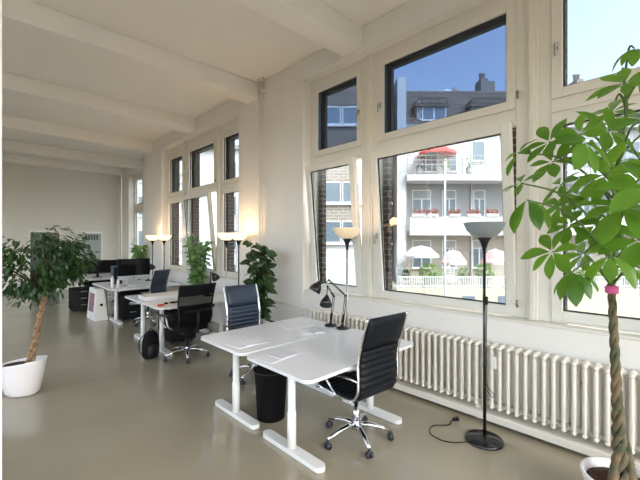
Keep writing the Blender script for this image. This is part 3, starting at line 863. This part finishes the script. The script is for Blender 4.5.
def upright_plant(name, label, cat, loc, hz0, hz1, spread, nst, nleaf, L, W, lm, pot_r=.15, pot_h=.26, seed=1, lean=.5, potm='pot'):
    random.seed(seed)
    r = thing(name, label, cat, loc)
    MB().lathe([(0,0),(pot_r*.72,0),(pot_r*.95,pot_h*.9),(pot_r,pot_h*.92),(pot_r,pot_h),(pot_r*.9,pot_h),(pot_r*.85,pot_h*.85),(0,pot_h*.84)], 28).build('pot', M[potm], r)
    MB().lathe([(0,pot_h*.9),(pot_r*.86,pot_h*.88),(0,pot_h*.8)], 24).build('soil', M['soil'], r)
    st = MB(); f = MB()
    for k in range(nst):
        a = 2*pi*k/nst + rnd(-.4,.4); q = rnd(.5,1)*spread*lean
        zt = hz1 - rnd(0, (hz1-hz0)*.35)
        pts = smooth_path([(cos(a)*.03, sin(a)*.03, pot_h*.85), (cos(a)*q*.35, sin(a)*q*.35, hz0), (cos(a)*q, sin(a)*q, zt)], 8)
        st.tube(pts, [.012-.008*i/len(pts) for i in range(len(pts))], 6)
        for j in range(nleaf//nst):
            u = (j+.5)/(nleaf/nst); z = hz0 + (zt-hz0)*u
            i = min(len(pts)-2, int((8 + 8*u) if u < 1 else 15)); p = pts[i].lerp(pts[i+1], (8+8*u) % 1)
            an = j*2.4 + rnd(-.4,.4); d = V((cos(an), sin(an), rnd(-.5,1.3)))
            f.leaf(p, d, (rnd(-1,1),rnd(-1,1),rnd(.1,.8)), L*rnd(.75,1.1), W*rnd(.8,1.1), rnd(.3,1.1), .1, .9, 4)
    st.build('stem', M['darkstem'], r); f.build('foliage', lm, r)
    return r
upright_plant('rubber_plant', 'tall dark rubber plant in front of the wide pier behind the blue leather chair', 'potted plant', (3.18,4.62,0), .5, 1.70, .34, 8, 170, .21, .125, M['leaf_rub'], .16, .28, 3)
upright_plant('potted_fig', 'light green leafy plant in front of the tilted window behind the mesh chair', 'potted plant', (3.38,7.13,0), .75, 1.84, .30, 12, 264, .15, .08, M['leaf_lite'], .16, .28, 5, .7)
upright_plant('potted_fig', 'small light green plant above the all-in-one computer at the far window', 'potted plant', (3.36,10.7,0), .85, 1.58, .21, 8, 220, .15, .07, M['leaf_lite'], .14, .28, 9, .8)

# money tree
def money_tree():
    random.seed(21)
    base = V((2.85,.31,0))
    r = thing('money_tree', 'tall money tree with braided trunk in a white pot at the right edge', 'potted tree', base)
    MB().lathe([(0,0),(.13,0),(.15,.02),(.195,.20),(.208,.235),(.203,.25),(.19,.245),(.18,.20),(.17,.16),(0,.15)], 44).build('pot', M['pot'], r)
    MB().lathe([(0,.21),(.12,.205),(.178,.195),(0,.12)], 30).build('soil', M['soil'], r)
    t = MB(); braided(t, (0,0,.18), (-.07,.04,1.42), .016, .021, .012, 4.6, 3, 70, 1.2)
    for k in range(3):
        a = 2*pi*k/3+.4; t.tube(smooth_path([(cos(a)*.07,sin(a)*.07,.15),(cos(a)*.045,sin(a)*.045,.30),(cos(a+.6)*.03,sin(a+.6)*.03,.46)],4), [.030,.029,.028,.027,.025,.023,.02,.016,.012], 8)
    t.build('trunk', M['bark2'], r)
    tp = MB(); tp.lathe([(.028,1.365),(.034,1.37),(.034,1.405),(.028,1.41)], 16, cx=-.068, cy=.038); tp.build('pink_tie', M['tape'], r)
    # clusters: pixel-frame bearing (x, y), distance, leaflet length, droop, number
    cl = [(549,142,2.1,.17,.25,6),(552,162,2.3,.17,.3,6),(521,183,2.05,.13,.5,6),(518,153,2.2,.15,1.0,4),(527,200,1.95,.22,1.9,4),
          (580,134,2.0,.17,.4,6),(609,131,2.1,.2,.5,7),(587,143,1.85,.22,1.3,6),(605,175,2.0,.24,.9,7),(622,208,1.85,.24,1.2,7),
          (577,195,2.3,.2,.8,6),(552,252,2.0,.17,.8,7),(572,272,1.85,.19,1.7,6),(610,256,1.8,.2,1.5,5),(584,254,2.2,.17,.6,6),
          (596,225,2.2,.2,1.2,6),(640,240,2.0,.22,.9,7),(625,83,1.95,.17,.35,8),(634,48,2.05,.14,1.6,6),(612,112,2.3,.17,.5,6),
          (645,120,1.8,.22,.6,7),(640,160,2.2,.24,1.0,7),(560,205,2.2,.17,1.1,6),(650,190,1.75,.25,1.0,7),(655,280,2.0,.2,.9,6),
          (560,185,2.4,.18,.7,6),(620,150,2.35,.2,.7,6),(660,85,2.1,.2,.5,7),(675,140,2.1,.22,.6,7),
          (570,225,2.2,.16,.7,6),(690,200,2.1,.22,.8,7),(665,235,2.3,.22,.9,6),(680,260,2.0,.22,.9,6),(700,160,2.4,.22,.8,6)]
    s, c = sin(YAW), cos(YAW)
    br = MB(); f = MB(); lead = [V((-.07,.04,1.38)), V((-.01,.03,1.75)), V((-.02,.02,2.1)), V((.02,-.02,2.45)), V((.05,.0,2.75))]
    lp = smooth_path(lead, 8); br.tube(lp, [.018-.012*i/len(lp) for i in range(len(lp))], 8)
    for (x, y, d, L, droop, n) in cl:
        k = (x-320)/F; w = V((d*(c*k+s), d*(c-s*k), EYE-(y-241)*d/F)) - base
        lim = 3.52 - L*.9 - base.x
        if w.x > lim: w *= 1; w = V((lim, w.y - (w.x-lim)*.3, w.z))
        rel = V((w.x, w.y, 0))
        dist = rel.length
        zj = max(1.4, min(2.65, w.z - dist*.55 + .05))
        j = min(lp, key=lambda q: abs(q.z-zj))
        mid = j.lerp(w, .5) + V((0,0,.10))
        path = smooth_path([j, mid, w], 5)
        br.tube(path, [.008-.004*i/10 for i in range(11)], 6)
        out = (w - V((0,0,w.z)) - V((0,0,0))); out.z = 0
        ax = (out.normalized()*.35 + V((rnd(-.6,.2),rnd(-.6,.3),rnd(.2,.9)))).normalized() if droop < 1.4 else (out.normalized()*.4 + V((0,0,1))).normalized()
        a0 = rnd(0, 2*pi)
        e1 = ax.orthogonal().normalized(); e2 = ax.cross(e1)
        for q in range(n):
            an = a0 + 2*pi*q/n + rnd(-.12,.12)
            dd = e1*cos(an) + e2*sin(an) + ax*rnd(-.15,.25)
            if droop > 1: dd.z -= (droop-1)*.8
            LL = L*rnd(.8,1.15)*.88
            f.leaf(w + dd.normalized()*.012, dd, ax, LL, LL*.43, droop*(.9 if droop > 1.4 else .6), .13, 1.25, 6)
    br.build('branch', M['stem'], r); f.build('foliage', M['leaf_big'], r)
money_tree()

# ------------------------------------------------------------------ outside
def outside_root(name, label, cat, lat, dep, z):
    s, c = sin(YAW), cos(YAW)
    return thing(name, label, cat, (lat*c + dep*s, -lat*s + dep*c, z), -YAW)
D = 21.0; K = D/F
Lx = lambda x: (x-320)*K
Zy = lambda y: EYE-(y-241)*K
GZ = -6.0
bld = outside_root('apartment_building', 'white apartment building with balconies and tiled roof across the courtyard', 'building', 0, D, GZ)
def bz(y): return Zy(y)-GZ
XR = 760
o = MB(); o.box((Lx(400),0,0), (Lx(XR),8,bz(236))); o.build('ground_storey_wall', M['f_beige'], bld)
MB().box((Lx(400),0,bz(236)), (Lx(XR),8,bz(184))).build('middle_storey_wall', M['f_grey'], bld)
MB().box((Lx(400),0,bz(184)), (Lx(XR),8,bz(127))).build('top_storey_wall', M['f_white'], bld)
MB().box((Lx(394),-.9,0), (Lx(402.5),.4,bz(84))).build('corner_pilaster', M['f_white'], bld)
rf = MB(); zz0, zz1 = bz(128), EYE+150*K*(D+1.6)/D-GZ
rf.add([(Lx(402),-.3,zz0),(Lx(XR),-.3,zz0),(Lx(XR),8.3,zz0),(Lx(402),8.3,zz0),(Lx(402),1.6,zz1),(Lx(XR),1.6,zz1),(Lx(XR),6,zz1),(Lx(402),6,zz1)],
       [(0,3,2,1),(4,5,6,7),(0,1,5,4),(1,2,6,5),(2,3,7,6),(3,0,4,7)]); rf.build('roof', M['tiles'], bld)
g = MB(); g.box((Lx(402),-.45,bz(129.5)), (Lx(XR),-.28,bz(126.5))); g.build('gutter', M['f_grey'], bld)
def fwindow(x0, y0, x1, y1, dy=0, split=True, head=0, parent=bld, toZ=bz, lx=Lx, pane='fglass', shift=0):
    x0, x1 = lx(x0), lx(x1); z1, z0 = toZ(y0), toZ(y1)
    w = MB(); t = .06
    w.box((x0,dy-.05,z0), (x0+t,dy+.02,z1)); w.box((x1-t,dy-.05,z0), (x1,dy+.02,z1)); w.box((x0,dy-.05,z0), (x1,dy+.02,z0+t)); w.box((x0,dy-.05,z1-t), (x1,dy+.02,z1))
    if split: m_ = (x0+x1)/2; w.box((m_-.04,dy-.05,z0), (m_+.04,dy+.02,z1-head))
    if head: w.box((x0,dy-.05,z1-head-.05), (x1,dy+.02,z1-head))
    w.box((x0-.06,dy-.12,z0-.05), (x1+.06,dy,z0))
    fr = w.build('window', M['fframe'], parent)
    MB().box((x0+t,dy-.03,z0+t), (x1-t,dy-.015,z1-t)).build('pane', M[pane], fr)
    if head: MB().box((x0+t,dy-.045,z1-head), (x1-t,dy-.035,z1-t)).build('blind', M['curtain'], fr)
for a in ((412,190,431,217),(442,190,456,217),(473,190,485,217),(540,190,556,217),(575,190,590,217),(610,190,628,217),(650,190,668,217)): fwindow(*a, head=.5)
for a in ((412,240,431,268),(442,240,456,268),(472,240,486,268),(540,240,556,268),(575,240,590,268),(610,240,628,268),(650,240,668,268)): fwindow(*a, head=.45)
for a in ((471,141,485,161),(422,150,438,172),(446,150,457,172),(540,141,556,165),(580,141,600,165),(620,141,640,165)): fwindow(*a, head=0, split=False)
for a in ((412,294,424,303),(456,294,470,303),(490,294,503,303)): pass
# dormers
def dormer(x0, x1, ytop, ybot, xx0=None):
    d = MB(); za, zb = bz(ybot), bz(ytop)
    d.box((Lx(x0+3),.05,za), (Lx(x1-2),3.2,zb-.25)); do = d.build('dormer', M['f_grey'], bld)
    q = MB(); q.add([(Lx(x0),-.15,zb-.45),(Lx(x1),-.15,zb-.45),(Lx(x1),3.4,zb-.1),(Lx(x0),3.4,zb-.1),(Lx(x0+3),-.1,zb),(Lx(x1-3),-.1,zb),(Lx(x1-3),3.4,zb+.1),(Lx(x0+3),3.4,zb+.1)],
          [(0,3,2,1),(4,5,6,7),(0,1,5,4),(1,2,6,5),(2,3,7,6),(3,0,4,7)]); q.build('dormer_roof', M['tiles'], do)
    MB().box((Lx(x0+6),-.0,za+.05), (Lx(x1-6),.05,za+.15)).build('dormer_sill', M['fframe'], do)
dormer(414, 449, 99, 121); fwindow(422, 106, 446, 120.5, dy=.03)
dormer(469, 512, 99, 121); fwindow(478, 106, 503, 120.5, dy=.03)
dormer(560, 600, 99, 121); fwindow(568, 106, 592, 120.5, dy=.03)
def chimney(x0, x1, ytop, dy, h=None):
    q = (D+dy)/D; Lx = lambda x: (x-320)*K*q; bz = lambda y: EYE-(y-241)*K*q-GZ
    c = MB(); c.box((Lx(x0),dy,bz(118)), (Lx((x0+x1)/2),dy+.9,bz(ytop))); c.box((Lx((x0+x1)/2),dy,bz(118)), (Lx(x1),dy+.9,bz(ytop+3)))
    co_ = c.build('chimney', M['chimneym'], bld)
    p = MB()
    for xx in (x0+2.5, x0+5): p.lathe([(.11,bz(ytop)),(.11,bz(ytop-6)),(.15,bz(ytop-6.3)),(.15,bz(ytop-7)),(0,bz(ytop-7.5))], 10, cx=Lx(xx), cy=dy+.4)
    p.build('chimney_pot', M['f_grey'], co_)
chimney(481, 495, 78, 1.8); chimney(577, 590, 79, 1.8)
sk = MB(); sk.sphere((Lx(462),2.6,zz1+.25), .42, 14, 8, (1.1,.8,.6)); sk.build('skylight_dome', M['f_white'], bld)
an = MB(); an.tube([(Lx(474),3,zz1-.2),(Lx(474),3,zz1+.9)], .03, 6); an.sphere((Lx(474),2.9,zz1+.6), .22, 12, 6, (1,.3,1)); an.build('roof_antenna', M['f_grey'], bld)
# balconies
def balcony(ys0, ys1, x0, x1, depth, par):
    b = MB(); b.box((Lx(x0),-depth,bz(ys1)), (Lx(x1),0,bz(ys0))); bo = b.build('balcony', M['f_white'], bld)
    if par:
        MB().box((Lx(x0),-depth-.06,bz(ys1)), (Lx(x1),-depth,bz(par))).build('parapet', M['f_white'], bo)
    else:
        r_ = MB(); zt = bz(160.5); zb = bz(ys0)
        for z in (zt, zt-.25, zt-.5, zb+.12): r_.box((Lx(x0),-depth,z-.02), (Lx(x1),-depth+.03,z+.02))
        n = 52
        for i in range(n+1):
            x = Lx(x0)+(Lx(x1)-Lx(x0))*i/n; tk = .03 if i % 9 == 0 else .012
            r_.box((x-tk,-depth,zb), (x+tk,-depth+.03,zt))
        r_.build('railing', M['f_grey'], bo)
    return bo
balcony(178.5, 184, 402, 700, 1.3, None)
balcony(231, 235.5, 405, 700, 1.1, 218)
dp = MB(); dp.tube([(Lx(471),-.08,bz(290)),(Lx(471),-.08,bz(184))], .05, 8); dp.build('drainpipe', M['fframe'], bld)
# terrace
DT = 3.2
ter = outside_root('terrace', 'raised cream terrace in front of the white apartment building', 'terrace', 0, D, GZ)
kt = (D-DT)/D
def tz(y): return EYE-(y-241)*K*kt-GZ
ter['kind'] = 'structure'; del ter['label']; del ter['category']
MB().box((Lx(385),-DT,0), (Lx(XR),-1e-3,tz(288))).build('terrace_block', M['f_cream'], ter)
rl = MB(); zt, zb = tz(277), tz(288)
for z in (zt, zb+.1): rl.box((Lx(398)*kt,-DT+.02,z-.03), (Lx(700)*kt,-DT+.06,z+.03))
for i in range(150):
    x = Lx(398)*kt + i*.115; rl.box((x-.02,-DT+.02,zb), (x+.02,-DT+.06,zt))
rl.build('lattice_railing', M['fframe'], ter)
for a in ((416,296,428,304),(462,296,475,304),(498,296,510,304)):
    MB().box((Lx(a[0])*kt,-DT-.02,tz(a[3]+4)), (Lx(a[2])*kt,-DT+.01,tz(a[1]))).build('cellar_window', M['fglass'], ter)
def pole(lab, x, y0, y1, dep):
    k = dep/F; r = outside_root('flag_pole', lab, 'pole', (x-320)*k, dep, GZ)
    m = MB(); m.tube([(0,0,0),(0,0,EYE-(y0-241)*k-GZ)], .045, 8); m.build('shaft', M['fframe'], r)
    m = MB(); m.sphere((0,0,EYE-(y0-241)*k-GZ), .07, 10, 6); m.build('finial', M['f_grey'], r)
pole('thin white pole left of centre in the large window, in front of the balconies', 445, 160, 320, 17)
pole('thin pale pole at the right edge of the large window in front of the terrace', 506, 240, 320, 17)
# parasols
def parasol(lab, x, ytop, yrim, halfpx, dep, m, floor_z):
    k = dep/F; r = outside_root('parasol', lab, 'parasol', (x-320)*k, dep, floor_z)
    zt = EYE-(ytop-241)*k-floor_z; zr = EYE-(yrim-241)*k-floor_z; R = halfpx*k
    c = MB(); n = 8; vs = [(0,0,zt)]; fs = []
    for ring, (q, hh) in enumerate(((.5,.82),(1,0),(1,-.12))):
        for i in range(n):
            a = 2*pi*i/n + .2; vs.append((R*q*cos(a), R*q*sin(a), zr + (zt-zr)*hh if hh >= 0 else zr-.12))
    for i in range(n):
        j = (i+1) % n; fs += [(0,1+i,1+j), (1+i,1+n+i,1+n+j,1+j), (1+n+i,1+2*n+i,1+2*n+j,1+n+j)]
    c.add(vs, fs); c.build('canopy', m, r, solid=.02)
    p = MB(); p.tube([(0,0,0),(0,0,zt+.05)], .025, 8); p.build('pole', M['fframe'], r)
    MB().lathe([(0,0),(.25,0),(.25,.06),(.05,.1),(0,.1)], 16).build('base', M['concrete'], r)
TF = tz(288)+GZ; B1 = Zy(178.5)
parasol('white parasol on the terrace, leftmost of the terrace parasols', 421, 246, 255, 17.5, D-1.9, M['ptop_w'], TF)
parasol('pink-white parasol in the middle of the terrace', 453, 250, 262, 13, D-1.7, M['ptop_p'], TF)
parasol('pink-white parasol at the right of the terrace behind the grey lamp shade', 495, 249, 262, 14, D-1.7, M['ptop_p'], TF)
parasol('red parasol on the top balcony of the white building', 437, 147, 153.5, 19, D-.65, M['ptop_r'], B1)
# bushes on terrace
def bush(name, lab, cat, x, ytop, halfpx, dep, fz, m, n=520, pot=True, L=.16, seed=0, ph=.45):
    random.seed(seed+int(x)); k = dep/F; r = outside_root(name, lab, cat, (x-320)*k, dep, fz)
    zt = EYE-(ytop-241)*k-fz; R = halfpx*k
    MB().lathe([(0,0),(R*.5,0),(R*.62,ph),(R*.55,ph),(0,ph*.9)], 6).build('pot', M['concrete'], r)
    f = MB(); C = V((0,0,(ph+zt)/2)); hz = (zt-ph)/2+.05
    for i in range(n):
        d = rdir(); q = rnd(.45,1)**.6; p = C + V((d.x*R*q, d.y*R*q, d.z*hz*q))
        f.leaf(p, d + rdir()*.5, (0,0,1), L*rnd(.7,1.3), L*.5, .4, .1, .8, 2)
    f.build('foliage', m, r)
    s_ = MB(); s_.tube([(0,0,ph*.5),(0,0,C.z)], .03, 6); s_.build('stem', M['darkstem'], r)
bush('potted_bush', 'round green bush on the terrace under the white parasol', 'potted bush', 431, 266, 12, D-2.6, TF, M['bush'])
bush('potted_bush', 'green bush on the terrace behind the grey lamp shade pole', 'potted bush', 484, 266, 9, D-2.7, TF, M['bush'])
bush('potted_bush', 'low green bush between the two pink parasols', 'potted bush', 464, 270, 5, D-2.3, TF, M['bush'], 220)
bush('potted_bush', 'small green plant at the left end of the terrace', 'potted bush', 406, 272, 3, D-2.4, TF, M['leaf_fig'], 150)
bush('potted_bush', 'leafy green bush seen low through the right window behind the money tree', 'potted bush', 632, 272, 14, D-2.6, TF, M['bush'])
bush('potted_bush', 'green bush left of the money tree trunk seen through the right window', 'potted bush', 590, 270, 11, D-2.6, TF, M['bush'])
bush('potted_plant', 'plant pot on the top balcony left of the flag pole', 'potted plant', 419, 157, 5, D-.9, B1, M['leaf_fig'], 120, L=.12)
bush('potted_plant', 'plant pot on the top balcony below the red parasol', 'potted plant', 446, 158, 5, D-.9, B1, M['bush'], 120, L=.12)
bush('potted_plant', 'plant pot on the top balcony right of the red parasol', 'potted plant', 469, 158, 5, D-.9, B1, M['bush'], 120, L=.12)
# flower boxes on the parapet
for i, (x0, x1, lab) in enumerate(((412,425,'flower box with red flowers at the left end of the middle balcony'), (427,438,'second flower box with red flowers from the left on the middle balcony'),
        (449,460,'flower box with red flowers just right of the thin white pole'), (467,480,'flower box with red flowers left of the grey lamp shade'), (486,498,'flower box with red flowers above the grey lamp shade'))):
    random.seed(50+i); dep = D-1.13; k = dep/F
    r = outside_root('flower_box', lab, 'flower box', ((x0+x1)/2-320)*k, dep, Zy(218)+.003)
    h = (x1-x0)/2*k
    MB().box((-h,-.09,0), (h,.09,.16)).build('box', M['fframe'], r, bevel=.01)
    f = MB(); g = MB()
    for q in range(130):
        p = V((rnd(-h,h), rnd(-.12,.12), rnd(.14,.36)))
        (f if q % 3 else g).leaf(p, rdir(.4), (0,0,1), .12, .08, .3, .1, .8, 2)
    f.build('flowers', M['flower'], r); g.build('leaves', M['bush'], r)
# terrace chairs (white garden chairs)
def garden_chair(lab, x, dep, rz):
    k = dep/F; r = outside_root('garden_chair', lab, 'garden chair', (x-320)*k, dep, TF); r.rotation_euler = (0,0,-YAW+rz)
    MB().box((-.23,-.23,.42), (.23,.23,.45)).build('seat', M['fframe'], r)
    b = MB(); b.box((-.23,.2,.45), (-.19,.23,.9)); b.box((.19,.2,.45), (.23,.23,.9))
    for z in (.55,.67,.79,.87): b.box((-.19,.2,z), (.19,.225,z+.05))
    b.build('backrest', M['fframe'], r)
    for sx in (-.21,.21):
        for sy in (-.21,.21): MB().tube([(sx,sy,0),(sx,sy,.42)], .018, 6).build('leg', M['fframe'], r)
for x, d_, rz, lab in ((402,D-1.6,.4,'white garden chair at the left end of the terrace'), (449,D-2.5,-.5,'white garden chair beside the pole on the terrace'), (449,D-1.0,.2,'white garden chair between the round bush and the low bush')):
    garden_chair(lab, x, d_, rz)

# left brick building
b2_ = outside_root('apartment_building', 'brown brick building with window bands seen through the narrow tilted window', 'building', 0, 19.5, GZ)
k2 = 19.5/F; lx2 = lambda x: (x-320)*k2; z2 = lambda y: EYE-(y-241)*k2-GZ
MB().box((lx2(297),0,0), (lx2(392),7,z2(243))).build('plaster_base', M['f_white'], b2_)
MB().box((lx2(297),0,z2(243)), (lx2(392),7,z2(150))).build('brick_wall', M['lbrick'], b2_)
MB().box((lx2(297),-.02,z2(150)), (lx2(392),7,z2(72))).build('shingle_wall', M['shingle'], b2_)
for ya, yb in ((107,125),(182,203),(221,243)):
    for x0, x1 in ((300,318),(322,341),(342,361),(366,388)):
        fwindow(x0, ya, x1, yb, dy=-.03, split=False, parent=b2_, toZ=z2, lx=lx2)
    MB().box((lx2(297),-.14,z2(yb+2)), (lx2(392),-.03,z2(yb-.2))).build('ledge', M['fframe'], b2_)
# pale building down the street, seen through the far windows
b3 = outside_root('apartment_building', 'pale rendered building seen through the far windows along the street', 'building', 0, 24, GZ)
k3 = 24/F; lx3 = lambda x: (x-320)*k3; z3 = lambda y: EYE-(y-241)*k3-GZ
MB().box((lx3(40),0,0), (lx3(238),7,z3(150))).build('rendered_wall', M['fframe'], b3)
MB().box((lx3(38),-.3,z3(150)), (lx3(240),7.2,z3(146))).build('cornice', M['f_grey'], b3)
for ya, yb in ((162,182),(196,216),(230,250),(264,284)):
    for x0 in range(50, 230, 44): fwindow(x0, ya, x0+11, yb, dy=-.03, parent=b3, toZ=z3, lx=lx3)
gr = MB().box((4.2,-60,GZ-.3), (90,90,GZ)).build('ground', M['ground']); struct(gr)

# ------------------------------------------------------------------ light
w = bpy.data.worlds.new('sky'); sc.world = w; w.use_nodes = True; nt = w.node_tree
bg = nt.nodes['Background']; sk = nt.nodes.new('ShaderNodeTexSky')
sk.sky_type = 'NISHITA'; sk.sun_disc = False; sk.sun_elevation = radians(48); sk.sun_rotation = radians(180)
sk.altitude = 100; sk.air_density = 1.0; sk.dust_density = 3.5; sk.ozone_density = 1
hs = nt.nodes.new('ShaderNodeHueSaturation'); hs.inputs['Saturation'].default_value = .68
nt.links.new(sk.outputs[0], hs.inputs['Color']); nt.links.new(hs.outputs[0], bg.inputs[0]); bg.inputs[1].default_value = .55
s = bpy.data.lights.new('sun', 'SUN'); s.energy = 3.2; s.angle = radians(.6); s.color = (1, .95, .88)
so = bpy.data.objects.new('sun', s); COL.objects.link(so)
so.rotation_euler = V((0, cos(radians(48)), -sin(radians(48)))).to_track_quat('-Z', 'Y').to_euler()

GROUPS = dict(desk='white desks with rounded corners', office_chair='office chairs at the desks', floor_lamp='bowl-shaded floor lamps',
    desk_lamp='black jointed desk lamps', drawer_cabinet='black drawer cabinets under the desks', paper_sheet='papers lying on the desks',
    monitor='black monitors at the far desks', computer_mouse='computer mice', bottle='bottles on the computer desk', parasol='parasols across the courtyard',
    potted_bush='bushes on the terrace', potted_plant='plant pots on the top balcony', flower_box='flower boxes on the middle balcony',
    garden_chair='white garden chairs on the terrace', flag_pole='thin poles in the courtyard', potted_fig='light green potted plants')
for o in list(COL.objects):
    k = o.name.split('.')[0]
    if o.parent is None and k in GROUPS and 'label' in o: o['group'] = GROUPS[k]
sc.view_settings.view_transform = 'Standard'; sc.view_settings.look = 'None'
sc.view_settings.gamma = 1; sc.view_settings.use_curve_mapping = False
sc.view_settings.exposure = 1.0
sc.cycles.use_denoising = True
sc.cycles.max_bounces = 10; sc.cycles.diffuse_bounces = 6; sc.cycles.transparent_max_bounces = 16
sc.cycles.sample_clamp_indirect = 8
sc.cycles.caustics_reflective = False; sc.cycles.caustics_refractive = False
